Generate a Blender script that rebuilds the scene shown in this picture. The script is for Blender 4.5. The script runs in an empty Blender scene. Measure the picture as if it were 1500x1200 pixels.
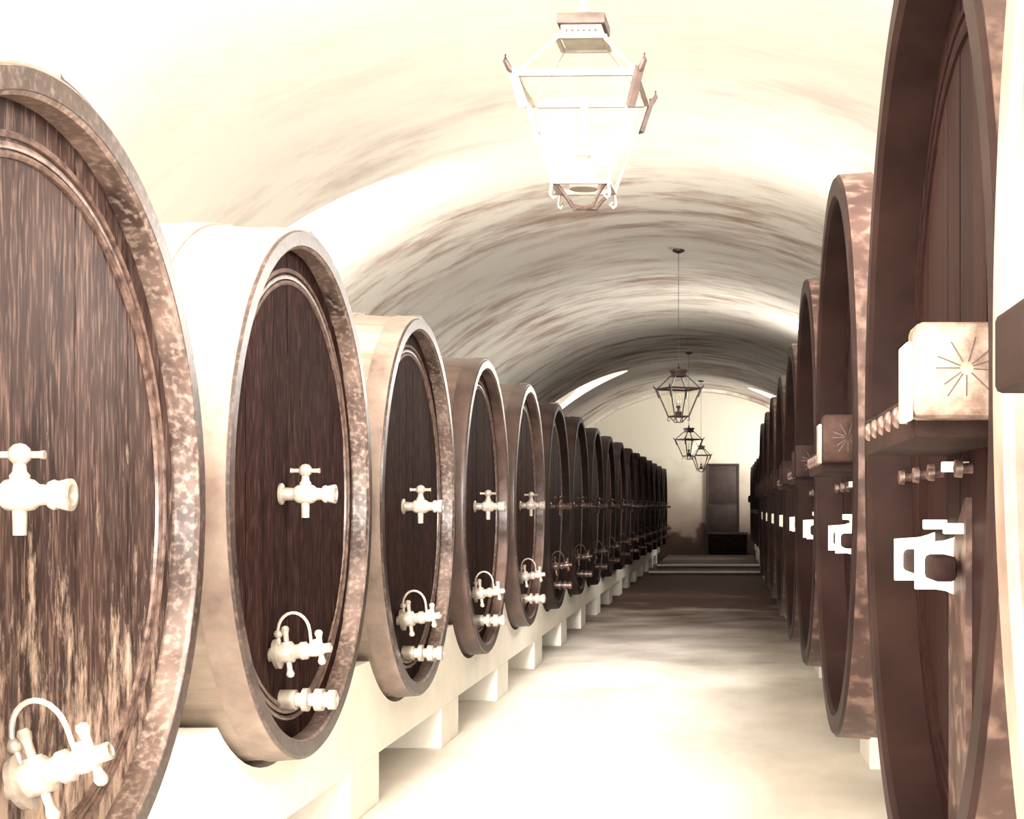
import bpy, bmesh, math, random
from mathutils import Vector, Matrix
random.seed(7)
PI = math.pi
sc = bpy.context.scene
C = bpy.context.collection

# ------------------------------------------------------------------ camera, world, lights, exposure
FPX, CX, CY = 2243.0, 1060.0, 742.0          # focal length and vanishing point in photo pixels
CAMZ = 1.77
cam_d = bpy.data.cameras.new('camera'); cam = bpy.data.objects.new('camera', cam_d); C.objects.link(cam)
cam.location = (0, 0, CAMZ); cam.rotation_euler = (PI/2, 0, 0)
cam_d.sensor_width = 36; cam_d.lens = FPX/1500*36
cam_d.shift_x = -(CX-750)/1500; cam_d.shift_y = (CY-600)/1500
cam_d.clip_start = 0.05; cam_d.clip_end = 200
sc.camera = cam
sc.view_settings.view_transform = 'Standard'; sc.view_settings.look = 'None'
sc.view_settings.gamma = 1; sc.view_settings.exposure = 0.0
sc.view_settings.use_curve_mapping = False
w = bpy.data.worlds.new('world'); sc.world = w; w.use_nodes = True
w.node_tree.nodes['Background'].inputs[0].default_value = (1.0, 0.9, 0.75, 1)
w.node_tree.nodes['Background'].inputs[1].default_value = 1.0

VAX, VCZ, VR = -0.9, -0.13, 5.73             # vault axis x, centre height, radius
WARM = (1.0, 0.955, 0.885)
def area(name, loc, target, sx, sy, power, col=WARM):
    l = bpy.data.lights.new(name, 'AREA'); l.shape = 'RECTANGLE'; l.size = sx; l.size_y = sy
    l.energy = power; l.color = col
    o = bpy.data.objects.new(name, l); C.objects.link(o); o.location = loc
    o.rotation_euler = (Vector(target)-Vector(loc)).to_track_quat('-Z', 'Y').to_euler()
    return o
def vpoint(side, deg, y, r=VR):
    t = math.radians(deg)
    return (VAX + side*r*math.sin(t), y, VCZ + r*math.cos(t))
# (y, side, watts): light at each vault lunette; most right-hand ones are added fill
WINDOWS_AND_FILL = [(3.9, -1, 1200), (3.9, 1, 1200), (16.1, -1, 260), (16.1, 1, 400), (28.3, 1, 620), (40.5, -1, 110), (46.4, 1, 400)]
for (wy, ws, p) in WINDOWS_AND_FILL:
    area('window_daylight', vpoint(ws, 40, wy, VR+0.12), (vpoint(-ws, (24 if (ws > 0 and wy > 10 and wy < 20) else 12), wy+(-4.0 if (ws > 0 and wy > 10 and wy < 20) else 6.0 if wy < 10 else 7.0 if wy < 20 else -2.0)) if wy < 30 else vpoint(ws, 30, wy, 1.0) if wy < 45 else (-1.2, 50, 3.2)), 1.7, 1.9, p)
area('yard_daylight', (-0.9, -5.2, 2.7), (-0.9, 10, 6.0), 9, 4.8, 4600)
sun = bpy.data.lights.new('low_sun', 'SUN'); sun.energy = 18; sun.angle = math.radians(6); sun.color = WARM
so = bpy.data.objects.new('low_sun', sun); C.objects.link(so); so.location = (0, -8, 6)
SAZ, SEL = 2.0, 12.0
so.rotation_euler = Vector((-math.sin(math.radians(SAZ)), math.cos(math.radians(SAZ)), -math.tan(math.radians(SEL)))).to_track_quat('-Z', 'Y').to_euler()

# ------------------------------------------------------------------ materials
def new_mat(name):
    m = bpy.data.materials.new(name); m.use_nodes = True
    return m, m.node_tree.nodes, m.node_tree.links, m.node_tree.nodes['Principled BSDF']
def noisy(name, c1, c2, scale=(1,1,1), ns=4.0, detail=6, rough=0.6, lo=0.35, hi=0.65, metal=0.0,
          bump=0.0, coord='Object', spec=0.5, c3=None, ns3=30.0, m3=0.35, rand=0.0, coat=0.0):
    m, N, L, P = new_mat(name)
    tc = N.new('ShaderNodeTexCoord'); mp = N.new('ShaderNodeMapping'); mp.inputs['Scale'].default_value = scale
    L.new(tc.outputs[coord], mp.inputs[0])
    if rand > 0:
        oi = N.new('ShaderNodeObjectInfo'); mu = N.new('ShaderNodeMath'); mu.operation = 'MULTIPLY'; mu.inputs[1].default_value = 37.0
        L.new(oi.outputs['Random'], mu.inputs[0]); L.new(mu.outputs[0], mp.inputs['Location'])
    n = N.new('ShaderNodeTexNoise'); n.inputs['Scale'].default_value = ns; n.inputs['Detail'].default_value = detail
    n.inputs['Roughness'].default_value = 0.62
    L.new(mp.outputs[0], n.inputs['Vector'])
    r = N.new('ShaderNodeValToRGB'); r.color_ramp.elements[0].position = lo; r.color_ramp.elements[1].position = hi
    r.color_ramp.elements[0].color = (*c1, 1); r.color_ramp.elements[1].color = (*c2, 1)
    L.new(n.outputs[0], r.inputs[0]); out = r.outputs[0]
    if c3:
        n3 = N.new('ShaderNodeTexNoise'); n3.inputs['Scale'].default_value = ns3; n3.inputs['Detail'].default_value = 8
        L.new(mp.outputs[0], n3.inputs['Vector'])
        r3 = N.new('ShaderNodeValToRGB'); r3.color_ramp.elements[0].position = 0.5; r3.color_ramp.elements[1].position = 0.72
        r3.color_ramp.elements[1].color = (m3, m3, m3, 1)
        L.new(n3.outputs[0], r3.inputs[0])
        mx = N.new('ShaderNodeMixRGB'); mx.inputs[2].default_value = (*c3, 1)
        L.new(r3.outputs[0], mx.inputs[0]); L.new(out, mx.inputs[1]); out = mx.outputs[0]
    if rand > 0:
        hs = N.new('ShaderNodeHueSaturation'); mr = N.new('ShaderNodeMapRange')
        mr.inputs[3].default_value = 1-rand; mr.inputs[4].default_value = 1+rand
        L.new(oi.outputs['Random'], mr.inputs[0]); L.new(mr.outputs[0], hs.inputs['Value']); L.new(out, hs.inputs['Color']); out = hs.outputs[0]
    L.new(out, P.inputs['Base Color'])
    P.inputs['Roughness'].default_value = rough; P.inputs['Metallic'].default_value = metal
    P.inputs['Specular IOR Level'].default_value = spec; P.inputs['Coat Weight'].default_value = coat
    P.inputs['Coat Roughness'].default_value = 0.2
    if bump:
        b = N.new('ShaderNodeBump'); b.inputs['Strength'].default_value = bump; b.inputs['Distance'].default_value = 0.02
        L.new(n.outputs[0], b.inputs['Height']); L.new(b.outputs[0], P.inputs['Normal'])
    return m

M = {}
M['head']  = noisy('varnished_head_oak', (0.013,0.006,0.0052), (0.038,0.0205,0.0175), (1,5,0.55), 2.6, 8, 0.5, bump=0.12, spec=0.12,
                   c3=(0.26,0.17,0.14), ns3=16, m3=0.4, rand=0.15)
def scuff_bounce_head():
    m = M['head']; N, L = m.node_tree.nodes, m.node_tree.links; P = N['Principled BSDF']
    src = P.inputs['Base Color'].links[0].from_socket
    tc = N.new('ShaderNodeTexCoord'); sp = N.new('ShaderNodeSeparateXYZ'); L.new(tc.outputs['Object'], sp.inputs[0])
    mp = N.new('ShaderNodeMapping'); mp.inputs['Scale'].default_value = (1, 3.2, 1.0); L.new(tc.outputs['Object'], mp.inputs[0])
    n = N.new('ShaderNodeTexNoise'); n.inputs['Scale'].default_value = 4.5; n.inputs['Detail'].default_value = 11; n.inputs['Roughness'].default_value = 0.75; L.new(mp.outputs[0], n.inputs['Vector'])
    a = N.new('ShaderNodeMath'); a.operation = 'MULTIPLY_ADD'; a.inputs[1].default_value = -0.20; L.new(sp.outputs['Z'], a.inputs[0]); L.new(n.outputs[0], a.inputs[2])
    r = N.new('ShaderNodeMapRange'); r.inputs[1].default_value = 0.58; r.inputs[2].default_value = 0.74; r.inputs[4].default_value = 0.8; L.new(a.outputs[0], r.inputs[0])
    x = N.new('ShaderNodeMixRGB'); x.inputs[2].default_value = (0.42,0.31,0.25,1)      # splashed, rubbed wood, with floor bounce light painted in towards the bottom
    L.new(r.outputs[0], x.inputs[0]); L.new(src, x.inputs[1]); L.new(x.outputs[0], P.inputs['Base Color'])
scuff_bounce_head()
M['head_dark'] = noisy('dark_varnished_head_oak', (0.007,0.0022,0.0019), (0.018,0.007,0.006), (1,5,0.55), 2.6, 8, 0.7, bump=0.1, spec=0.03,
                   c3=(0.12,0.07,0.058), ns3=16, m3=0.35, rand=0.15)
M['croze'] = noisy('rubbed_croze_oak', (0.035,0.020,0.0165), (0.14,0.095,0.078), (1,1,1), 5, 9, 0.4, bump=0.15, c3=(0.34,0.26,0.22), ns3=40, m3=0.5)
M['stave_d'] = noisy('smoke_dark_stave_oak', (0.022,0.012,0.010), (0.045,0.026,0.022), (0.5,3,3), 3, 7, 0.6, bump=0.1, spec=0.15)  # far left casks: shade of the deep aisle put into the colours
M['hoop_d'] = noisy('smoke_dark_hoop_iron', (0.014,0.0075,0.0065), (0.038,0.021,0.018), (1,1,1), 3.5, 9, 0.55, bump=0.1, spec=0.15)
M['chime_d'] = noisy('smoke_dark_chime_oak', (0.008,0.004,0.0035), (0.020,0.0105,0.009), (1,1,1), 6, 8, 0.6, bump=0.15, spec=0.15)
M['croze_m'] = noisy('brown_croze_oak', (0.05,0.028,0.023), (0.13,0.08,0.065), (1,1,1), 5, 9, 0.4, bump=0.15)  # middle left casks: dimmer light put into these darker copies
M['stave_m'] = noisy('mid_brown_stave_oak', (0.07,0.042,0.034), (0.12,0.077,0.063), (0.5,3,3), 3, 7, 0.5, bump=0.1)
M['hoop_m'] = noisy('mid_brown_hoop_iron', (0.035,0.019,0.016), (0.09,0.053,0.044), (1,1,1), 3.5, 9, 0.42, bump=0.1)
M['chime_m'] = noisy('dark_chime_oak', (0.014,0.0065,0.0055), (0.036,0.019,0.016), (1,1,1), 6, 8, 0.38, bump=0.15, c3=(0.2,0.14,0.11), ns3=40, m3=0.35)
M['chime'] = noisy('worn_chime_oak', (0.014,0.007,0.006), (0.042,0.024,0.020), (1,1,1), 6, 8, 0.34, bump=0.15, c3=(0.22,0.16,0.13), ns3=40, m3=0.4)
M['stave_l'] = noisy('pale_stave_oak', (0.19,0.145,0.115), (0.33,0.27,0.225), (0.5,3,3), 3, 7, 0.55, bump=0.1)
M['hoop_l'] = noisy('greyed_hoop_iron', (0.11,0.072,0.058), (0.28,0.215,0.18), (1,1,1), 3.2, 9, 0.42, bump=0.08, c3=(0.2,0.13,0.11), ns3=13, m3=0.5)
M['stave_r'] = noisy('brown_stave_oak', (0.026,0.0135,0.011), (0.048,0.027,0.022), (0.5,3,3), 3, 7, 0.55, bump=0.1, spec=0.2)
M['hoop_r'] = noisy('brown_hoop_iron', (0.021,0.010,0.0085), (0.048,0.026,0.0215), (1,1,1), 4, 9, 0.5, bump=0.1, spec=0.2, c3=(0.2,0.13,0.105), ns3=16, m3=0.5)
M['head_r']  = noisy('dark_head_oak', (0.007,0.0024,0.0021), (0.016,0.0065,0.0056), (1,9,0.4), 3, 8, 0.55, bump=0.1, spec=0.05, rand=0.2)
M['chime_r'] = noisy('brown_chime_oak', (0.009,0.0040,0.0034), (0.019,0.009,0.0076), (1,1,1), 4, 8, 0.55, bump=0.1, spec=0.08)
M['bead'] = noisy('scuffed_moulding_oak', (0.025,0.011,0.009), (0.15,0.095,0.077), (1,1,1), 22, 6, 0.35, bump=0.1)
M['metal'] = noisy('pale_tap_metal', (0.20,0.16,0.13), (0.36,0.31,0.265), (1,1,1), 14, 4, 0.36, metal=0.2)
M['white'] = noisy('white_enamel', (0.86,0.82,0.70), (0.92,0.88,0.78), (1,1,1), 6, 4, 0.5)
M['iron'] = noisy('dark_iron', (0.03,0.018,0.016), (0.065,0.04,0.036), (1,1,1), 12, 5, 0.5)
M['zinc'] = noisy('pale_zinc', (0.17,0.14,0.115), (0.27,0.235,0.20), (1,1,1), 9, 5, 0.5)
M['zincdark'] = noisy('tarnished_zinc', (0.022,0.012,0.010), (0.07,0.043,0.035), (1,1,1), 12, 5, 0.5)
M['endgrain'] = noisy('pale_end_grain', (0.10,0.065,0.052), (0.30,0.23,0.19), (1,1,1), 9, 6, 0.8, spec=0.1, lo=0.4, hi=0.6)
M['endgrain_d'] = noisy('dark_end_grain', (0.018,0.009,0.0075), (0.05,0.03,0.025), (1,1,1), 9, 6, 0.8, spec=0.05)
M['beam_d'] = noisy('dark_beam_oak', (0.010,0.0045,0.004), (0.022,0.011,0.009), (3,0.6,3), 4, 6, 0.7, spec=0.08)
M['stone'] = noisy('whitewashed_stone', (0.78,0.74,0.66), (0.86,0.82,0.74), (1,1,1), 2.5, 6, 0.85, bump=0.15)
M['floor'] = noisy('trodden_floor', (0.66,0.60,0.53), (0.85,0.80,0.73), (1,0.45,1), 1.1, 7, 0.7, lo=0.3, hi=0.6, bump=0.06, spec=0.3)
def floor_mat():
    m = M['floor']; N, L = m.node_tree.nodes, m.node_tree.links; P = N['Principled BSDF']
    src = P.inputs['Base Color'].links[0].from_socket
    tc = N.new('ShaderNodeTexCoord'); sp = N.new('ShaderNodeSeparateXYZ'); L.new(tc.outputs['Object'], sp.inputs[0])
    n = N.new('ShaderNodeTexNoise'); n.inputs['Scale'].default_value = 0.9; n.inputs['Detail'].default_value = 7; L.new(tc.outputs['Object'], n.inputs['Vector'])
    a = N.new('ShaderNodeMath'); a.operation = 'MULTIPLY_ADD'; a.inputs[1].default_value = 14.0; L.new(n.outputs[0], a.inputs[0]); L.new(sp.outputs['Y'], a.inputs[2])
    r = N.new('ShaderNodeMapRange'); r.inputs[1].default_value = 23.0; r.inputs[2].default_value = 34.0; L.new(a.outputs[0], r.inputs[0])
    x = N.new('ShaderNodeMixRGB'); x.inputs[2].default_value = (0.11,0.062,0.050,1)      # far floor darkened in colour, where the daylight falls off
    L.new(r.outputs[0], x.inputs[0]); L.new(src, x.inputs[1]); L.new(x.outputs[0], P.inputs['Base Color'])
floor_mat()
M['step'] = noisy('worn_step_stone', (0.42,0.33,0.27), (0.6,0.5,0.42), (1,1,1), 3, 6, 0.7)
M['riser'] = noisy('dark_riser_stone', (0.07,0.04,0.034), (0.12,0.075,0.065), (1,1,1), 3, 6, 0.7)
M['door'] = noisy('dark_door_paint', (0.035,0.02,0.018), (0.06,0.035,0.03), (1,1,1), 3, 4, 0.6)

def vault_mat():
    m, N, L, P = new_mat('mottled_vault_plaster')
    tc = N.new('ShaderNodeTexCoord')
    def nz(scale, ns, det, lo, hi):
        mp = N.new('ShaderNodeMapping'); mp.inputs['Scale'].default_value = scale
        L.new(tc.outputs['Object'], mp.inputs[0])
        n = N.new('ShaderNodeTexNoise'); n.inputs['Scale'].default_value = ns; n.inputs['Detail'].default_value = det
        n.inputs['Roughness'].default_value = 0.65
        L.new(mp.outputs[0], n.inputs['Vector'])
        r = N.new('ShaderNodeMapRange'); r.inputs[1].default_value = lo; r.inputs[2].default_value = hi
        L.new(n.outputs[0], r.inputs[0]); return r.outputs[0], n.outputs[0]
    big, _ = nz((0.7,1.0,0.7), 0.33, 3, 0.36, 0.56)           # patches of bare wall
    fine, raw = nz((0.5,1.3,0.8), 1.5, 9, 0.43, 0.62)            # streaks along the courses
    mu = N.new('ShaderNodeMath'); mu.operation = 'MULTIPLY'; L.new(big, mu.inputs[0]); L.new(fine, mu.inputs[1])
    sp = N.new('ShaderNodeSeparateXYZ'); L.new(tc.outputs['Object'], sp.inputs[0])
    pl = N.new('ShaderNodeMath'); pl.operation = 'MULTIPLY_ADD'; pl.inputs[1].default_value = 5.0     # patches kept faint as far as about y = 15
    L.new(raw, pl.inputs[0]); L.new(sp.outputs['Y'], pl.inputs[2])
    pm = N.new('ShaderNodeMapRange'); pm.inputs[1].default_value = 15.5; pm.inputs[2].default_value = 21.0; pm.inputs[3].default_value = 0.16
    L.new(pl.outputs[0], pm.inputs[0])
    m2 = N.new('ShaderNodeMath'); m2.operation = 'MULTIPLY'; L.new(mu.outputs[0], m2.inputs[0]); L.new(pm.outputs[0], m2.inputs[1]); mu = m2
    mx = N.new('ShaderNodeMixRGB'); mx.inputs[1].default_value = (0.90,0.85,0.755,1); mx.inputs[2].default_value = (0.45,0.32,0.26,1)
    L.new(mu.outputs[0], mx.inputs[0]); L.new(mx.outputs[0], P.inputs['Base Color'])
    b = N.new('ShaderNodeBump'); b.inputs['Strength'].default_value = 0.25; b.inputs['Distance'].default_value = 0.04
    L.new(raw, b.inputs['Height']); L.new(b.outputs[0], P.inputs['Normal'])
    P.inputs['Roughness'].default_value = 0.9; P.inputs['Specular IOR Level'].default_value = 0.1
    return m
M['vault'] = vault_mat()
def endwall_mat():
    m, N, L, P = new_mat('damp_end_wall_plaster')
    tc = N.new('ShaderNodeTexCoord'); sp = N.new('ShaderNodeSeparateXYZ'); L.new(tc.outputs['Object'], sp.inputs[0])
    n = N.new('ShaderNodeTexNoise'); n.inputs['Scale'].default_value = 1.3; n.inputs['Detail'].default_value = 8
    L.new(tc.outputs['Object'], n.inputs['Vector'])
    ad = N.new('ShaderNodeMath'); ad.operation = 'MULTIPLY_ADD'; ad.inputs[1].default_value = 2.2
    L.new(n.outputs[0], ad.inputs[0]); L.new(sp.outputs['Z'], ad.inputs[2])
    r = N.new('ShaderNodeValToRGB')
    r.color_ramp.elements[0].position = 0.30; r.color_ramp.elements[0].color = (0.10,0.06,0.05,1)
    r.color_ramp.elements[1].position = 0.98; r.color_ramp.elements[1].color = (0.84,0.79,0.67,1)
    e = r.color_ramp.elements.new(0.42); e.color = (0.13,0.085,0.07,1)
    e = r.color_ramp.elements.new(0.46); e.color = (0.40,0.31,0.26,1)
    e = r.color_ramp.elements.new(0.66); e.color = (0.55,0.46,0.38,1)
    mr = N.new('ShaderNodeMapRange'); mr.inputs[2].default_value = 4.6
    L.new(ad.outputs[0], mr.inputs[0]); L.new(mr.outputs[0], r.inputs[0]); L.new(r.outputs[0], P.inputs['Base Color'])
    P.inputs['Roughness'].default_value = 0.9
    return m
M['endwall'] = endwall_mat()
def emit(name, col, s):
    m, N, L, P = new_mat(name); P.inputs['Base Color'].default_value = (*col, 1)
    P.inputs['Emission Color'].default_value = (*col, 1); P.inputs['Emission Strength'].default_value = s
    return m
M['sky'] = emit('daylit_pane', (1.0, 0.97, 0.88), 1.1)
def glass(name, a=0.12, tint=(0.99,0.985,0.96)):
    m, N, L, P = new_mat(name); N.remove(P)
    t = N.new('ShaderNodeBsdfTransparent'); t.inputs[0].default_value = (*tint, 1)
    g = N.new('ShaderNodeBsdfGlossy'); g.inputs['Roughness'].default_value = 0.08
    x = N.new('ShaderNodeMixShader'); x.inputs[0].default_value = a
    L.new(t.outputs[0], x.inputs[1]); L.new(g.outputs[0], x.inputs[2]); L.new(x.outputs[0], N['Material Output'].inputs[0])
    return m
M['glass'] = glass('lantern_glass', 0.04)

# ------------------------------------------------------------------ mesh helpers
def mesh_of(name, bm, mat, smooth=True, angle=35):
    bmesh.ops.recalc_face_normals(bm, faces=bm.faces)
    me = bpy.data.meshes.new(name); 
    if smooth:
        for f in bm.faces: f.smooth = True
        for e in bm.edges:
            if len(e.link_faces) == 2 and e.calc_face_angle(0) > math.radians(angle): e.smooth = False
    bm.to_mesh(me); bm.free(); me.materials.append(M[mat]); return me
def link(name, me, parent=None, loc=(0,0,0), rot=(0,0,0)):
    o = bpy.data.objects.new(name, me); C.objects.link(o); o.location = loc; o.rotation_euler = rot
    if parent: o.parent = parent
    return o
def obj(name, bm, mat, parent=None, smooth=True, **k):
    return link(name, mesh_of(name, bm, mat, smooth), parent, **k)
def thing(name, label, cat, loc=(0,0,0), rz=0, group=None):
    o = bpy.data.objects.new(name, None); C.objects.link(o); o.location = loc; o.rotation_euler = (0,0,rz)
    o.empty_display_size = 0.3
    o['label'] = label; o['category'] = cat
    if group: o['group'] = group
    return o
def box(bm, x0, x1, y0, y1, z0, z1, bev=0.0):
    r = bmesh.ops.create_cube(bm, size=1.0)
    for v in r['verts']:
        v.co = Vector(((x0+x1)/2+v.co.x*(x1-x0), (y0+y1)/2+v.co.y*(y1-y0), (z0+z1)/2+v.co.z*(z1-z0)))
    if bev:
        es = list({e for v in r['verts'] for e in v.link_edges})
        bmesh.ops.bevel(bm, geom=es, offset=bev, segments=2, affect='EDGES', profile=0.5)
def lathe(bm, prof, seg=24, axis='X', off=(0,0,0), closed=False, caps=True):
    """prof: list of (along, radius); revolve about an axis"""
    off = Vector(off); rings = []
    for (a, r) in prof:
        ring = []
        if r < 1e-6:
            p = {'X': (a,0,0), 'Y': (0,a,0), 'Z': (0,0,a)}[axis]
            ring = [bm.verts.new(Vector(p)+off)]
        else:
            for i in range(seg):
                t = 2*PI*i/seg; c, s = r*math.cos(t), r*math.sin(t)
                p = {'X': (a,c,s), 'Y': (s,a,c), 'Z': (c,s,a)}[axis]
                ring.append(bm.verts.new(Vector(p)+off))
        rings.append(ring)
    n = len(rings)
    for k in range(n if closed else n-1):
        A, B = rings[k], rings[(k+1) % n]
        for i in range(seg):
            j = (i+1) % seg
            if len(A) == 1 and len(B) == 1: break
            if len(A) == 1: bm.faces.new((A[0], B[j], B[i]))
            elif len(B) == 1: bm.faces.new((A[i], A[j], B[0]))
            else: bm.faces.new((A[i], A[j], B[j], B[i]))
    if not closed and caps:
        for R in (rings[0], rings[-1]):
            if len(R) > 2: bm.faces.new(R)
def tube(bm, pts, r, seg=8, caps=True):
    pts = [Vector(p) for p in pts]; rings = []
    up = Vector((0,0,1))
    for i, p in enumerate(pts):
        d = (pts[min(i+1, len(pts)-1)] - pts[max(i-1, 0)]).normalized()
        u = up.cross(d)
        if u.length < 1e-3: u = Vector((1,0,0)).cross(d)
        u.normalize(); v = d.cross(u)
        rr = r[i] if isinstance(r, (list, tuple)) else r
        rings.append([bm.verts.new(p + rr*(math.cos(2*PI*k/seg)*u + math.sin(2*PI*k/seg)*v)) for k in range(seg)])
    for A, B in zip(rings, rings[1:]):
        for i in range(seg):
            j = (i+1) % seg; bm.faces.new((A[i], A[j], B[j], B[i]))
    if caps: bm.faces.new(rings[0]); bm.faces.new(rings[-1])
def ball(bm, c, r, sub=2):
    x = bmesh.ops.create_icosphere(bm, subdivisions=sub, radius=r)
    for v in x['verts']: v.co += Vector(c)
def bar(bm, p, q, wd, ht=None):
    """square section bar from p to q"""
    p, q = Vector(p), Vector(q); ht = ht or wd; d = (q-p).normalized()
    u = Vector((0,0,1)).cross(d)
    if u.length < 1e-3: u = Vector((1,0,0))
    u.normalize(); v = d.cross(u)
    A = [bm.verts.new(p + a*wd/2*u + b*ht/2*v) for a, b in ((-1,-1),(1,-1),(1,1),(-1,1))]
    B = [bm.verts.new(q + a*wd/2*u + b*ht/2*v) for a, b in ((-1,-1),(1,-1),(1,1),(-1,1))]
    for i in range(4):
        j = (i+1) % 4; bm.faces.new((A[i], A[j], B[j], B[i]))
    bm.faces.new(A[::-1]); bm.faces.new(B)
def prism(bm, poly, axis, a0, a1):
    """polygon extruded along an axis; poly in the other two coordinates (in xyz order)"""
    def mk(p, a):
        return {'X': (a,p[0],p[1]), 'Y': (p[0],a,p[1]), 'Z': (p[0],p[1],a)}[axis]
    A = [bm.verts.new(mk(p, a0)) for p in poly]; B = [bm.verts.new(mk(p, a1)) for p in poly]
    n = len(poly)
    for i in range(n):
        j = (i+1) % n; bm.faces.new((A[i], A[j], B[j], B[i]))
    f1 = bm.faces.new(A[::-1]); f2 = bm.faces.new(B)
    bmesh.ops.triangulate(bm, faces=[f1, f2])

# ------------------------------------------------------------------ structure
YN, YF = -5.0, 50.0
def struct(o): o['kind'] = 'structure'; return o
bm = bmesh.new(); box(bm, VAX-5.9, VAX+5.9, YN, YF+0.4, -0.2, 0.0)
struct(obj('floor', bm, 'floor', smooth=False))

TOP, BOT, HW = 16.5, 62.0, 1.35
def half(deg):                    # half-width of a lunette at an angle from the crown
    if deg <= TOP or deg >= BOT: return 0.0
    u = (BOT-deg)/(BOT-TOP)       # 1 at its top, 0 at the sill
    return HW*math.sqrt(max(0, 1-u*u)) if u > 0.0 else 0
def vault():
    bm = bmesh.new()
    ths = sorted(set([-92+2.0*i for i in range(93)] + [TOP, -TOP, BOT, -BOT] + [s*(TOP+d) for s in (-1,1) for d in (0.3,0.8,1.6,2.8)] + [s*(BOT-0.01) for s in (-1,1)]))
    cents = sorted({wy for wy, _, _ in WINDOWS_AND_FILL})
    sides = {wy: [s for (y, s, _) in WINDOWS_AND_FILL if y == wy] for wy in cents}
    def hw(y, th):
        s = 1 if th > 0 else -1
        return half(abs(th)) if s in sides[y] else 0
    bounds = [YN]+cents+[YF]
    for k in range(len(bounds)-1):
        a, b = bounds[k], bounds[k+1]; NS = 8; grid = []
        for th in ths:
            y0 = a + (hw(a, th) if k > 0 else 0); y1 = b - (hw(b, th) if k < len(bounds)-2 else 0)
            grid.append([bm.verts.new(vpoint(1, th, y0+(y1-y0)*i/NS)) for i in range(NS+1)])
        for A, B in zip(grid, grid[1:]):
            for i in range(NS): bm.faces.new((A[i], A[i+1], B[i+1], B[i]))
    bmesh.ops.remove_doubles(bm, verts=bm.verts, dist=1e-4)
    return bm
struct(obj('ceiling', vault(), 'vault'))
for i, (wy, s, _) in enumerate(WINDOWS_AND_FILL):
    bm = bmesh.new()
    degs = [BOT] + [BOT-0.01] + [BOT-(BOT-TOP)*j/16 for j in range(1, 16)] + [TOP+1.2, TOP+0.4, TOP]
    pts = [(d, -half(d)) for d in degs] + [(d, half(d)) for d in degs[::-1]][1:]
    rings = [[bm.verts.new(vpoint(s, d, wy+h, r)) for d, h in pts] for r in (VR, VR+0.35)]
    n = len(pts)
    for a in range(n):
        b = (a+1) % n
        bm.faces.new((rings[0][a], rings[0][b], rings[1][b], rings[1][a]))
    o = struct(obj('window_%d' % (i+1), bm, 'vault'))  # most right-hand openings are added behind the casks to carry fill light
    bm = bmesh.new()
    vs = [bm.verts.new(vpoint(s, d, wy+h*1.0, VR+0.34)) for d, h in pts]
    f = bm.faces.new(vs); bmesh.ops.triangulate(bm, faces=[f])
    obj('pane', bm, 'sky', o, smooth=False)

# end wall, lunette shaped slab with a doorway recess
bm = bmesh.new()
poly = [(VAX+VR*1.0*math.sin(math.radians(t)), VCZ+VR*math.cos(math.radians(t))) for t in range(-90, 91, 5)]
prism(bm, poly, 'Y', YF, YF+0.3)
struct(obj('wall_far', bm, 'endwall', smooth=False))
# arch rib where vault meets the end wall
bm = bmesh.new()
A = []
for t in range(-90, 91, 3):
    for (r, y) in ((VR+0.02, YF-0.35), (VR-0.10, YF-0.35), (VR-0.10, YF), (VR+0.02, YF)):
        A.append(bm.verts.new(vpoint(1, t, y, r)))
for k in range(60):
    for q in range(4):
        bm.faces.new((A[k*4+q], A[k*4+(q+1) % 4], A[(k+1)*4+(q+1) % 4], A[(k+1)*4+q]))
struct(obj('trim_1', bm, 'vault'))
# door high in the end wall above a masonry block
PW = 50.0
def ewx(px, Y): return (px-CX)*Y/FPX
def ewz(py, Y): return CAMZ+(CY-py)*Y/FPX
d = struct(bpy.data.objects.new('door_1', None)); C.objects.link(d); d.location = (ewx(1059, 50), 49.9, ewz(782, 50))
dx0, dx1 = ewx(1035.5, 49.9)-d.location.x, ewx(1082, 49.9)-d.location.x; dh = ewz(682, 49.9)-d.location.z
for (z0, z1) in ((0.02, dh*0.42), (dh*0.44, dh)):
    bm = bmesh.new(); box(bm, dx0+0.04, dx1-0.04, -0.02, 0.06, z0, z1, 0.012); obj('door_leaf', bm, 'door', d)
bm = bmesh.new()
box(bm, dx0-0.02, dx0+0.05, -0.06, 0.08, 0, dh+0.05, 0.008); box(bm, dx1-0.05, dx1+0.02, -0.06, 0.08, 0, dh+0.05, 0.008)
box(bm, dx0-0.02, dx1+0.02, -0.061, 0.081, dh, dh+0.06, 0.008); box(bm, dx0-0.02, dx1+0.02, -0.061, 0.081, -0.04, 0.015, 0.008)
obj('door_frame', bm, 'door', d)

# two low steps across the aisle
for i, (Y, zt, xl) in enumerate(((39.3, 0.11, -1.92), (41.0, 0.22, -1.78))):
    o = thing('stone_step', ['lower worn stone step across the end of the aisle', 'upper worn stone step across the aisle, nearer the end wall'][i],
              'step', (-0.45, Y, 0), group=None)
    bm = bmesh.new(); box(bm, xl+0.45, 0.97+0.45, 0.03, 1.7 if i == 0 else 8.2, 0, zt-0.05, 0.005); obj('riser', bm, 'riser', o)
    bm = bmesh.new(); box(bm, xl+0.44, 0.98+0.45, 0, 0.16, zt-0.05, zt, 0.012); obj('nosing', bm, 'stone', o)
    bm = bmesh.new(); box(bm, xl+0.45, 0.97+0.45, 0.16, 1.7 if i == 0 else 8.2, zt-0.05, zt-0.005, 0.005); obj('tread', bm, 'riser', o)
o = thing('masonry_block', 'stained masonry block beneath the dark door in the end wall', 'block', (ewx(1066, 49.3), 49.6, 0.214))
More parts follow.
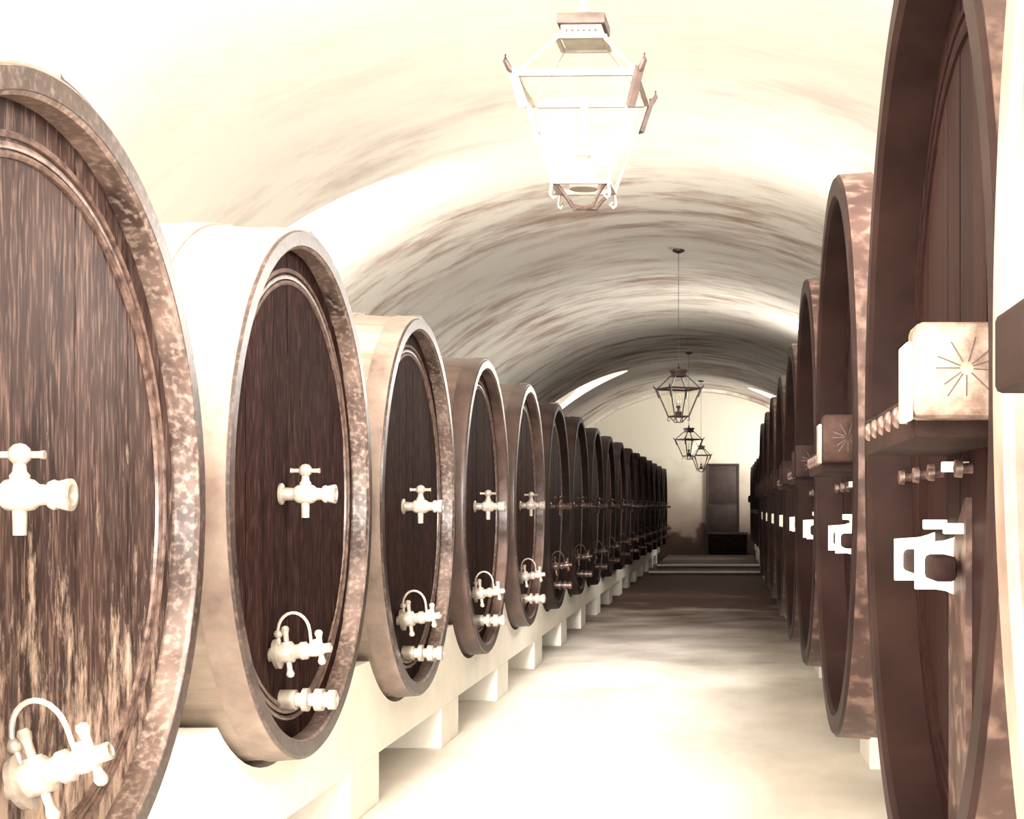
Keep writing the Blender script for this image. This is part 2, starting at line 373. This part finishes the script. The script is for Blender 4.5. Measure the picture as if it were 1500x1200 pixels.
bm = bmesh.new(); box(bm, -0.62, 0.62, -0.3, 0.38, 0, ewz(783, 49.6)-0.214, 0.04); obj('block_body', bm, 'beam_d', o)
bm = bmesh.new(); box(bm, -0.66, 0.66, -0.34, 0.38, ewz(783, 49.6)-0.214, ewz(783, 49.6)-0.15, 0.015); obj('coping', bm, 'riser', o)

# ------------------------------------------------------------------ casks
LEN = 2.6
def outer(x, R):                               # stave radius along the cask, x from 0 (front) to -LEN
    u = (-x/LEN)*2-1
    return R-0.012+0.05*(1-u*u)
def make_cask_meshes(R, side, kind=2):
    S = {}
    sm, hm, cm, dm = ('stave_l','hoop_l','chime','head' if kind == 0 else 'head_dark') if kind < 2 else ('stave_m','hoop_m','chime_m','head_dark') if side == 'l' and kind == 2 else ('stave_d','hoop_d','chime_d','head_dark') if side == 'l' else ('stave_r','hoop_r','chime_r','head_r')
    RI, RC = (R-0.09, 0.09) if side == 'l' else (R-0.10, 0.13)
    seg = 128
    bm = bmesh.new()
    prof = [(-0.06, RI)]+[(x, outer(x, R)) for x in [-0.02-(LEN-0.04)*i/22 for i in range(23)]]+[(-LEN, R-0.03), (-LEN, RI), (-LEN+RC, RI), (-LEN+RC, 0)]
    lathe(bm, prof[1:], seg, caps=False); S['body'] = mesh_of('body', bm, sm)
    bm = bmesh.new()
    lathe(bm, [(-0.02, R-0.006), (0.0, R-0.016), (0.0, RI+0.014), (-0.004, RI+0.012), (-0.05, RI+0.03), (-0.1, RI+0.06), (-0.05, R-0.02)], seg, closed=True)
    S['chime'] = mesh_of('chime', bm, cm)
    bm = bmesh.new()
    lathe(bm, [(-0.003, RI+0.012), (-0.014, RI), (-RC-0.04, RI), (-RC-0.04, RI+0.05), (-0.06, RI+0.028)], seg, closed=True)
    S['croze'] = mesh_of('croze', bm, 'croze' if kind < 2 else ('croze_m' if side == 'l' and kind == 2 else cm))
    S['boards'] = []
    nb = 11; wd = 2*RI/nb
    for k in range(nb):
        y0, y1 = -RI+k*wd+0.0012, -RI+(k+1)*wd-0.0012
        ys = [y0+(y1-y0)*j/6 for j in range(7)]
        rr = RI+0.004
        poly = [(y, -math.sqrt(max(rr*rr-y*y, 1e-5))) for y in ys]+[(y, math.sqrt(max(rr*rr-y*y, 1e-5))) for y in ys[::-1]]
        bm = bmesh.new(); th = random.uniform(-0.0025, 0.0025)
        prism(bm, poly, 'X', -RC-0.04, -RC+th)
        S['boards'].append(mesh_of('head_board', bm, dm, smooth=False))
    bm = bmesh.new()
    lathe(bm, [(-RC-0.04, 0), (-RC-0.04, RI+0.004), (-RC, RI+0.004), (-RC, 0)], 64); S['head'] = mesh_of('head', bm, dm)
    bm = bmesh.new()
    for k, (r, h) in enumerate(((RI-0.095, 0.012), (RI-0.125, 0.008), (RI-0.15, 0.012))):
        lathe(bm, [(-RC-0.006, r+0.012), (-RC+h*0.7, r+0.009), (-RC+h, r), (-RC+h*0.7, r-0.009), (-RC-0.006, r-0.012)], seg, closed=True)
    S['moulding'] = mesh_of('moulding', bm, 'bead' if side == 'l' else dm)
    S['hoops'] = []
    for (a, b) in ((-0.012, -0.135), (-0.37, -0.48), (-0.72, -0.82), (-1.78, -1.88), (-2.12, -2.23), (-2.465, -2.588)):
        bm = bmesh.new()
        ra, rb = outer(a, R), outer(b, R)
        lathe(bm, [(a, ra-0.004), (a, ra+0.009), (b, rb+0.009), (b, rb-0.004)], seg, closed=True)
        S['hoops'].append((mesh_of('hoop', bm, hm), a, b))
    S['joints'] = []
    for (a, b) in ((-0.012, -0.135), (-0.37, -0.48), (-0.72, -0.82)):
        bm = bmesh.new(); sgn = 1 if side == 'l' else -1
        ra = outer((a+b)/2, R)+0.012
        n = 8; V = []
        for j in range(n+1):
            t = math.radians(90+sgn*(2+10*j/n))       # lapped end near the top, on the near side
            lift = 0.016 if j in (0,) else 0.006
            for rr in (ra-0.008, ra+lift):
                for x in (a-0.01, b+0.01): V.append(bm.verts.new((x, -math.cos(t)*rr, math.sin(t)*rr)))
        for j in range(n):
            q, p = V[j*4:j*4+4], V[j*4+4:j*4+8]
            bm.faces.new((q[2], q[3], p[3], p[2])); bm.faces.new((q[0], p[0], p[1], q[1]))
            bm.faces.new((q[0], q[2], p[2], p[0])); bm.faces.new((q[1], p[1], p[3], q[3]))
        bm.faces.new((V[0], V[1], V[3], V[2])); bm.faces.new((V[-4], V[-2], V[-1], V[-3]))
        for j in (1.2, 4, 7):
            t = math.radians(90+sgn*(2+10*j/n))
            ball(bm, ((a+b)/2, -math.cos(t)*(ra+0.008), math.sin(t)*(ra+0.008)), 0.014, 1)
        S['joints'].append(mesh_of('hoop_joint', bm, 'iron'))
    return S
RL, RR = 1.2, 1.13
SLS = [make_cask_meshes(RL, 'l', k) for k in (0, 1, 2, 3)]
SR = make_cask_meshes(RR, 'r')

# tap meshes: local +X points out of the head
bm = bmesh.new()
lathe(bm, [(-0.015,0), (-0.015,0.048), (0.008,0.048), (0.014,0.030), (0.06,0.027), (0.075,0.040), (0.11,0.046), (0.145,0.040), (0.16,0.028),
           (0.185,0.026), (0.19,0.036), (0.20,0.040), (0.21,0.036), (0.235,0.042), (0.245,0.042), (0.247,0.028), (0.225,0.022), (0.225,0)], 24)
lathe(bm, [(-0.02,0.024), (0.05,0.026), (0.06,0.018), (0.085,0.015)], 20, 'Z', (0.11,0,0))
M_tap = mesh_of('tap', bm, 'metal')
bm = bmesh.new(); lathe(bm, [(-0.105,0), (-0.105,0.017), (-0.03,0.019), (-0.03,0)], 16, 'Z', (0.11,0,0)); M_outlet = mesh_of('tap_outlet', bm, 'metal')
bm = bmesh.new(); ball(bm, (0.11,0,0.105), 0.030)
lathe(bm, [(0.045,0), (0.045,0.012), (0.06,0.0095), (0.16,0.0095), (0.175,0.012), (0.175,0)], 12, 'X', (0,0,0.104))
lathe(bm, [(0.08,0.015), (0.09,0.024), (0.1,0.02)], 14, 'Z', (0.11,0,0)); M_tap_handle = mesh_of('tap_handle', bm, 'metal')
def spindle(x, z0, z1, r=0.013):
    bm = bmesh.new()
    lathe(bm, [(z0,0), (z0+0.006,r*1.1), (z0+0.02,r*1.55), (z0+0.045,r), (z1-0.045,r), (z1-0.02,r*1.55), (z1-0.006,r*1.1), (z1,0)], 14, 'Z', (x,0,0))
    return bm
bm = bmesh.new()
lathe(bm, [(-0.01,0), (-0.01,0.035), (0.02,0.035), (0.025,0.075), (0.045,0.078), (0.05,0.05), (0.11,0.052), (0.118,0.036), (0.14,0.038), (0.15,0.046),
           (0.175,0.046), (0.185,0.034), (0.215,0.038), (0.25,0.034), (0.255,0.025), (0.29,0.025), (0.292,0.018), (0.27,0.014), (0.27,0)], 24)
lathe(bm, [(0.03,0.03), (0.055,0.026), (0.06,0)], 16, 'Z', (0.085,0,0)); lathe(bm, [(0.02,0.022), (0.05,0.02), (0.055,0)], 16, 'Z', (0.225,0,0))
M_valve = mesh_of('valve', bm, 'metal')
M_vh1 = mesh_of('valve_handle', spindle(0.085, -0.13, 0.14), 'metal'); M_vh2 = mesh_of('valve_handle', spindle(0.24, -0.085, 0.10), 'metal')
bm = bmesh.new(); pts = [(0.085+0.0, 0, 0.05)]
tube(bm, [(0.02+0.085-0.075*math.cos(PI*t/12)+0.02, 0, 0.10+0.10*math.sin(PI*t/12)) for t in range(13)]+[(0.2,0,0.03)], 0.008, 8)
ball(bm, (0.05, 0, 0.10), 0.022); tube(bm, [(0.05,0,0.02), (0.05,0,0.09)], 0.009, 8)
M_loop = mesh_of('gauge_pipe', bm, 'metal')
bm = bmesh.new()
lathe(bm, [(-0.01,0), (-0.01,0.045), (0.07,0.045), (0.072,0.032), (0.095,0.032), (0.10,0.052), (0.125,0.052), (0.13,0.03), (0.15,0.03), (0.155,0.05), (0.19,0.05),
           (0.195,0.034), (0.21,0.034), (0.215,0.044), (0.245,0.044), (0.25,0.03), (0.235,0.025), (0.235,0)], 24)
M_drain = mesh_of('drain_cock', bm, 'metal')
# gauge pipe, faint iron stem at upper head
def ordinal(n): return ['first','second','third','fourth','fifth','sixth','seventh','eighth','ninth','tenth','eleventh','twelfth','thirteenth','fourteenth','fifteenth','sixteenth','seventeenth','eighteenth'][n]

PITCH = 2.74
NL = 17
aL = [1.845,1.88,1.91,1.91,1.91,1.92,1.92,1.92,1.92,1.91,1.90,1.89,1.88,1.87,1.86,1.84,1.81]
zL = [0.0,0.055,0.0,0.0,0.01,0.0,0.01,0,0,0.01,0,0,0.01,0,0,0,-0.01]
left_extra = {0:'huge brown head cut by the photo edge', 1:'near black varnished head and a bright pale barrel side',
              2:'dark head with a bright near hoop', 3:'dark head framed by a pale hoop'}
def build_cask(S, R, root, n_boards, n_joint, n_hoop=6):
    P = (0, 0, R)
    link('body', S['body'], root, P); link('chime', S['chime'], root, P); link('croze', S['croze'], root, P)
    if n_boards:
        for me in S['boards']: link('head_board', me, root, P)
    else: link('head', S['head'], root, P)
    link('moulding', S['moulding'], root, P)
    for k, (me, a, b) in enumerate(S['hoops'][:n_hoop]):
        h = link('hoop', me, root, P)
        if k < n_joint: link('hoop_joint', S['joints'][k], h)
M['dull'] = noisy('tarnished_tap_metal', (0.04,0.022,0.018), (0.13,0.085,0.07), (1,1,1), 14, 4, 0.35, metal=0.5)  # darker copy of the tap metal, dim light of the far aisle painted in
_dull = {}
def dull(me):
    if me.name not in _dull:
        c = me.copy(); c.materials.clear(); c.materials.append(M['dull']); _dull[me.name] = c
    return _dull[me.name]
for i in range(NL):
    Y = 4.27+PITCH*i
    lab = '%s cask of the left row, %s' % (ordinal(i), left_extra[i]) if i in left_extra else '%s cask from the near end of the left row, dark round head' % ordinal(i)
    if i == NL-1: lab = 'last cask of the left row, standing nearest the end wall'
    root = thing('wine_cask', lab, 'cask', (-aL[i], Y, CAMZ+zL[i]-RL), 0, 'wine casks of the left row')
    build_cask(SLS[0 if i == 0 else 1 if i < 3 else 2 if i < 5 else 3], RL, root, i < 6, 3 if i < 6 else 0, 6)  # colours step darker down the row to paint in light falloff
    RC = -0.09
    fam = lambda me: me if i < 5 else dull(me)
    t = link('tap', fam(M_tap), root, (RC, -0.2 if i else -0.3, RL+(-0.0 if i else 0.03)))
    link('tap_outlet', fam(M_outlet), t); link('tap_handle', fam(M_tap_handle), t)
    v = link('valve', fam(M_valve), root, (RC, (-0.12 if i == 0 else -0.36), RL-(0.76 if i == 0 else 0.70)), (0, math.radians(-20 if i == 0 else -7), 0))
    if i: v.scale = (0.92, 0.85, 0.85)
    link('valve_handle', fam(M_vh1), v); link('valve_handle', fam(M_vh2), v)
    link('gauge_pipe', fam(M_loop), v)
    link('drain_cock', fam(M_drain), root, (RC, -0.2, RL-0.915))

# right row
NR = 18
pale_croze = SR['croze'].copy(); pale_croze.materials.clear(); pale_croze.materials.append(M['hoop_l'])
pale_chime = SR['chime'].copy(); pale_chime.materials.clear(); pale_chime.materials.append(M['hoop_l'])
bm = bmesh.new()     # clamp: U-shaped white bracket in the XZ plane with a flare against the head; local +X out of the head
outerp = [(0.0, 0.078), (-0.0, -0.088)]
topc = [(0.0,0.070), (0.015,0.064), (0.035,0.058), (0.06,0.054), (0.105,0.053)]
poly = topc + [(0.105,-0.056), (0.06,-0.056), (0.035,-0.060), (0.015,-0.068), (0.0,-0.076), (0.0,-0.035), (0.088,-0.035), (0.088,0.030), (0.0,0.030)]
prism(bm, poly, 'Y', -0.012, 0.012); M_clamp = mesh_of('door_clamp', bm, 'white', smooth=False)
bm = bmesh.new(); box(bm, 0.028, 0.084, -0.40, 0.30, -0.032, 0.026, 0.012); M_doorbar = mesh_of('door_bar', bm, 'beam_d')
bm = bmesh.new(); prism(bm, [(-0.17,-0.62),(0.09,-0.62),(0.09,0.15),(0.04,0.13),(-0.04,0.085),(-0.12,0.02),(-0.17,-0.05)], 'X', -0.002, 0.016); M_hatch = mesh_of('batten', bm, 'hoop_r', smooth=False)
bm = bmesh.new(); lathe(bm, [(-0.01,0), (-0.01,0.012), (0.025,0.012), (0.026,0.022), (0.042,0.020), (0.046,0)], 12); M_bolt = mesh_of('bolt', bm, 'bead')
bm = bmesh.new(); box(bm, -0.005, 0.06, -0.012, 0.012, -0.012, 0.012, 0.003); M_peg = mesh_of('peg', bm, 'white')
cR = {0:0.425,1:0.438,2:0.468,3:0.502,4:0.52,5:0.53,6:0.54,7:0.55}
right_extra = {0:'huge, behind a pale beam end', 1:'tall, just beyond the largest', 2:'beyond the two largest'}
for i in range(-1, NR-1):
    Y = 3.5+PITCH*i if i >= 0 else 1.02
    c = 0.375 if i < 0 else cR.get(i, min(0.84, 0.55+0.075*(i-7)))
    if i > 13: c = 0.84
    zc = (0.20 if i < 3 else 0.10)
    if i < 0: lab = 'cask at the right edge of the photo, mostly out of frame, pale side showing'
    elif i in right_extra: lab = '%s full cask of the right row, %s' % (ordinal(i), right_extra[i])
    else: lab = '%s full cask of the right row, seen as a dark edge-on sliver' % ordinal(i)
    if i == NR-2: lab = 'last cask of the right row, standing nearest the end wall'
    root = thing('wine_cask', lab, 'cask', (c, Y, CAMZ+zc-RR), PI, 'wine casks of the right row')
    build_cask(SR if i >= 0 else dict(SR, chime=pale_chime, croze=pale_croze, hoops=[(h.copy(), a, b) for h, a, b in SR['hoops']]), RR, root, i in (0,1,2), 3 if 0 <= i < 4 else 0, 6)
    RC = -0.13; zz = RR-zc      # local height of the camera level
    # local frame is turned by pi: world +Y = local -Y
    hx = RC
    link('batten', M_hatch, root, (hx, 0.0, zz-0.13))
    for dy in (-0.12, -0.55):
        link('door_clamp', M_clamp, root, (hx, dy+0.02, zz-0.138))
    link('door_bar', M_doorbar, root, (hx, -0.25, zz-0.138))
    if i <= 2:
        for dy in (0.1, -0.35, -0.65, -1.0+0.02): link('bolt', M_bolt, root, (hx, dy, zz+0.085))
        for dy, dz in ((0.02, 0.09), (-0.30, -0.045), (0.05, -0.05)): link('peg', M_peg, root, (hx, dy, zz+dz), (0, 0, 0))
    # cross beam over the head
    L0, L1 = 0.77, -1.02         # local y of the near and far ends
    cb = link('crossbeam', None, root) if False else None
    bm = bmesh.new(); box(bm, hx-0.005, 0.075, -0.28 if i >= 0 else -0.68, L0-0.08, zz+0.125, zz+0.212, 0.008)
    cb = obj('crossbeam', bm, 'beam_d', root)
    bm = bmesh.new(); box(bm, -0.105, 0.085, L0-0.10, L0+0.02, zz+0.158, zz+0.328, 0.014)
    obj('beam_end', bm, 'endgrain' if i <= 0 else ('endgrain_d' if i == 1 else 'beam_d'), cb)
    bm = bmesh.new(); box(bm, 0.0855, 0.098, L0-0.13, L0-0.01, zz+0.154, zz+0.295, 0.004)
    obj('face_plate', bm, 'white' if i <= 0 else ('zinc' if i == 1 else 'beam_d'), cb)
    bm = bmesh.new(); box(bm, -0.128, -0.106, L0-0.06, L0+0.03, zz+0.152, zz+0.334, 0.006)
    obj('strap', bm, 'white' if i <= 0 else ('zincdark' if i == 1 else 'beam_d'), cb)
    if i <= 3:
        # radial checks in the end grain
        bm = bmesh.new()
        for k in range(11):
            t = 2*PI*k/11+0.2*math.sin(k*5); r1 = 0.055+0.015*math.sin(k*3.1)
            cx_, cz_ = -0.005, zz+0.245
            bar(bm, (cx_+0.012*math.cos(t), L0+0.0205, cz_+0.012*math.sin(t)), (cx_+r1*math.cos(t), L0+0.0205, cz_+r1*math.sin(t)), 0.0035, 0.002)
        obj('end_check', bm, 'chime' if i > 0 else 'zincdark', cb)
        for k in range(6):
            bm = bmesh.new(); ball(bm, (0,0,0), 0.022, 2)
            for v_ in bm.verts: v_.co.x *= 0.6
            obj('bolt_head', bm, 'bead', cb, loc=(0.076, 0.58-0.15*k, zz+0.178))

# ------------------------------------------------------------------ masonry cradles
def cradle(name, label, xf, xb, y0, n, zc, R, ztop, zlow, rings_at):
    """xf aisle face, xb back face (signed); beam with arcs cut for each cask, and piers below"""
    root = thing(name, label, 'cradle', (xf, y0, 0))
    def lo(Y): return Y-y0
    bm = bmesh.new(); top = [(-PITCH/2, ztop)]
    for i in range(n):
        Yc = PITCH*i+(0.26 if (i == 0 and xf > 0) else 0); z_c = zc[i]; rr = R+(0.035 if rings_at is None else rings_at)
        a = math.acos(min(1, (z_c-ztop)/rr)); 
        for j in range(-8, 9):
            t = a*j/8; top.append((Yc+rr*math.sin(t), z_c-rr*math.cos(t)))
    top.append((PITCH*(n-1)+min(PITCH/2, YF-0.05-y0-PITCH*(n-1)), ztop))
    # build as quads column by column
    A = []
    xs = (0, xb-xf)
    for (y, z) in top:
        A.append([bm.verts.new((x, y, zz_)) for x in xs for zz_ in (zlow, z)])
    for p, q in zip(A, A[1:]):
        bm.faces.new((p[0], p[1], q[1], q[0])); bm.faces.new((p[2], q[2], q[3], p[3]))
        bm.faces.new((p[1], p[3], q[3], q[1])); bm.faces.new((p[0], q[0], q[2], p[2]))
    bm.faces.new((A[0][0], A[0][2], A[0][3], A[0][1])); bm.faces.new((A[-1][0], A[-1][1], A[-1][3], A[-1][2]))
    obj('beam', bm, 'stone', root, smooth=False)
    bm = bmesh.new(); box(bm, 0.0 if xb > xf else xb-xf, xb-xf if xb > xf else 0.0, -0.36, 0.36, 0, zlow+0.003, 0.01); pm = mesh_of('pier', bm, 'stone', smooth=False)
    for i in range(-1, n-1):
        link('pier', pm, root, (0.0, PITCH*(i+0.5)+0.0+PIER, 0))
    return root
PIER = 0.42
zcl = [CAMZ+z for z in zL]
cradle('stone_cradle', 'whitewashed stone cradle with piers under the fronts of the left row of casks', -2.06, -2.50, 4.27, NL, zcl, RL+0.0, 0.87, 0.30, None)
cradle('stone_cradle', 'rear stone cradle in the shadow under the backs of the left casks', -3.75, -4.15, 4.27, NL, zcl, RL+0.0, 0.87, 0.30, 0.06)
zcr = [CAMZ+(0.20 if i < 3 else 0.10) for i in range(-1, NR-1)]
PIER = 0.3
cradle('stone_cradle', 'whitewashed stone cradle with piers under the fronts of the right row of casks', 0.98, 1.40, 3.5-PITCH, NR, zcr, RR+0.02, 1.02, 0.42, 0.045)
cradle('stone_cradle', 'rear stone cradle under the backs of the right casks', 2.35, 2.75, 3.5-PITCH, NR, zcr, RR+0.02, 1.02, 0.42, 0.06)

# ------------------------------------------------------------------ lanterns
def lantern(label, x, Y, rz, zrim, metal, accent, zc=None):
    """square tapering street-type lantern; origin under the base"""
    zb = zrim-0.41
    root = thing('hanging_lantern', label, 'lantern', (x, Y, zb-0.09), rz, 'lanterns hanging along the vault')
    B = 0.09                              # local base height
    h0, h1, h2 = B, B+0.41, B+0.60        # base ring, rim, roof top
    s0, s1, s2 = 0.115, 0.245, 0.095
    cor = ((-1,-1), (1,-1), (1,1), (-1,1))
    bm = bmesh.new()
    for a, b in cor:
        bar(bm, (a*s0, b*s0, h0), (a*s1, b*s1, h1), 0.012 if metal == 'zinc' else 0.019)
        bar(bm, (a*s1, b*s1, h1), (a*s2, b*s2, h2), 0.011 if metal == 'zinc' else 0.017)
    obj('frame', bm, metal, root)
    bm = bmesh.new()
    for (s, h, wd, ht) in ((s0, h0, 0.02, 0.02), (s1, h1, 0.022, 0.028), (s2+0.005, h2, 0.016, 0.018)):
        for k in range(4):
            p, q = cor[k], cor[(k+1) % 4]
            bar(bm, (p[0]*s, p[1]*s, h), (q[0]*s, q[1]*s, h), wd, ht)
        obj('rim' if s == s1 else 'ring', bm, metal, root); bm = bmesh.new()
    bm.free()
    for k in range(4):
        p, q = cor[k], cor[(k+1) % 4]
        for (sa, ha, sb, hb) in ((s0, h0, s1, h1), (s1, h1, s2, h2)):
            bm = bmesh.new()
            f = bm.faces.new([bm.verts.new((p[0]*sa, p[1]*sa, ha)), bm.verts.new((q[0]*sa, q[1]*sa, ha)), bm.verts.new((q[0]*sb, q[1]*sb, hb)), bm.verts.new((p[0]*sb, p[1]*sb, hb))])
            r = bmesh.ops.solidify(bm, geom=[f], thickness=0.003)
            obj('pane', bm, 'glass', root, smooth=False)
    for a, b in cor:                      # horn at each rim corner with a short apron below it
        bm = bmesh.new()
        tube(bm, [(a*s1, b*s1, h1), (a*(s1+0.02), b*(s1+0.02), h1+0.012), (a*(s1+0.035), b*(s1+0.035), h1+0.04), (a*(s1+0.034), b*(s1+0.034), h1+0.065)], [0.014, 0.013, 0.010, 0.004], 8)
        obj('corner_horn', bm, accent, root)
        bm = bmesh.new()
        bar(bm, (a*(s1+0.014), b*(s1+0.014), h1+0.02), (a*(s1-0.028), b*(s1-0.028), h1-0.13), 0.034, 0.02)
        obj('corner_apron', bm, accent if a > 0 else metal, root)
    bm = bmesh.new(); box(bm, -0.085, 0.085, -0.085, 0.085, h2, h2+0.055, 0.004); ch = obj('chimney', bm, metal, root)
    for k in range(6):
        bm = bmesh.new(); ball(bm, (0,0,0), 0.006, 1); obj('vent_hole', bm, 'iron', ch, loc=(-0.06+0.024*k, -0.0855, h2+0.03))
    bm = bmesh.new(); V = []
    box(bm, -0.10, 0.10, -0.10, 0.10, h2+0.055, h2+0.10, 0.006); obj('cap', bm, accent, ch)
    bm = bmesh.new(); lathe(bm, [(h2+0.10, 0.03), (h2+0.12, 0.022), (h2+0.13, 0.03), (h2+0.15, 0.012), (h2+0.21, 0.007), (h2+0.22, 0)], 14, 'Z'); obj('finial', bm, metal, ch)
    # bowl brackets and hooks below
    for a, b in cor:
        bm = bmesh.new()
        tube(bm, [(a*s0, b*s0, h0), (a*(s0-0.02), b*(s0-0.02), h0-0.012), (a*(s0-0.05), b*(s0-0.05), h0-0.05), (a*0.045, b*0.045, h0-0.085), (0, 0, h0-0.09)], 0.008, 6)
        obj('bowl_bracket', bm, accent, root)
        bm = bmesh.new()
        tube(bm, [(a*s0, b*s0, h0), (a*(s0+0.008), b*(s0+0.008), h0-0.05)]+[(a*(s0-0.004-0.012*math.cos(t)*-1), b*(s0-0.004+0.012*math.cos(t)), h0-0.055-0.012*math.sin(t)) for t in (0, PI*0.5, PI, PI*1.4)], 0.006, 6)
        obj('scroll_hook', bm, metal, root)
    # burner and lamp chimney glass
    bm = bmesh.new(); lathe(bm, [(h0-0.01, 0), (h0-0.01, 0.06), (h0+0.01, 0.06), (h0+0.02, 0.05), (h0+0.07, 0.055), (h0+0.08, 0.02), (h0+0.12, 0.018), (h0+0.13, 0.035), (h0+0.16, 0.03), (h0+0.165, 0)], 20, 'Z')
    bu = obj('burner', bm, metal if metal == 'iron' else 'zinc', root)
    bm = bmesh.new(); lathe(bm, [(h0+0.16, 0.028), (h0+0.2, 0.042), (h0+0.26, 0.03), (h0+0.34, 0.025), (h0+0.34, 0.022), (h0+0.26, 0.027), (h0+0.2, 0.039), (h0+0.16, 0.025)], 20, 'Z', closed=True)
    obj('lamp_glass', bm, 'glass', bu)
    # rod to the vault
    zv = VCZ+math.sqrt(VR*VR-(x-VAX)**2)-(zb-0.09)
    bm = bmesh.new(); tube(bm, [(0, 0, h2+0.2), (0, 0, zv-0.02)], 0.0045, 8); obj('rod', bm, metal, root)
    bm = bmesh.new(); lathe(bm, [(zv-0.06, 0.02), (zv-0.03, 0.09), (zv+0.02, 0.09), (zv+0.02, 0)], 20, 'Z'); obj('ceiling_rose', bm, 'zincdark', root)
    return root
lantern('large pale zinc lantern hanging nearest the camera', ewx(855, 6.4), 6.4, math.radians(-2), CAMZ+1.745, 'zinc', 'zincdark')
lantern('dark iron lantern, second along the vault, with its burner showing through glass', ewx(994, 22.8), 22.8, math.radians(27), CAMZ+1.75, 'iron', 'iron')
lantern('smaller dark iron lantern just below and behind the second one', ewx(1009, 38), 38, math.radians(32), CAMZ+1.66, 'iron', 'iron')
lantern('farthest dark lantern, half hidden behind the third', ewx(1027, 46.5), 46.5, math.radians(12), CAMZ+1.55, 'iron', 'iron')
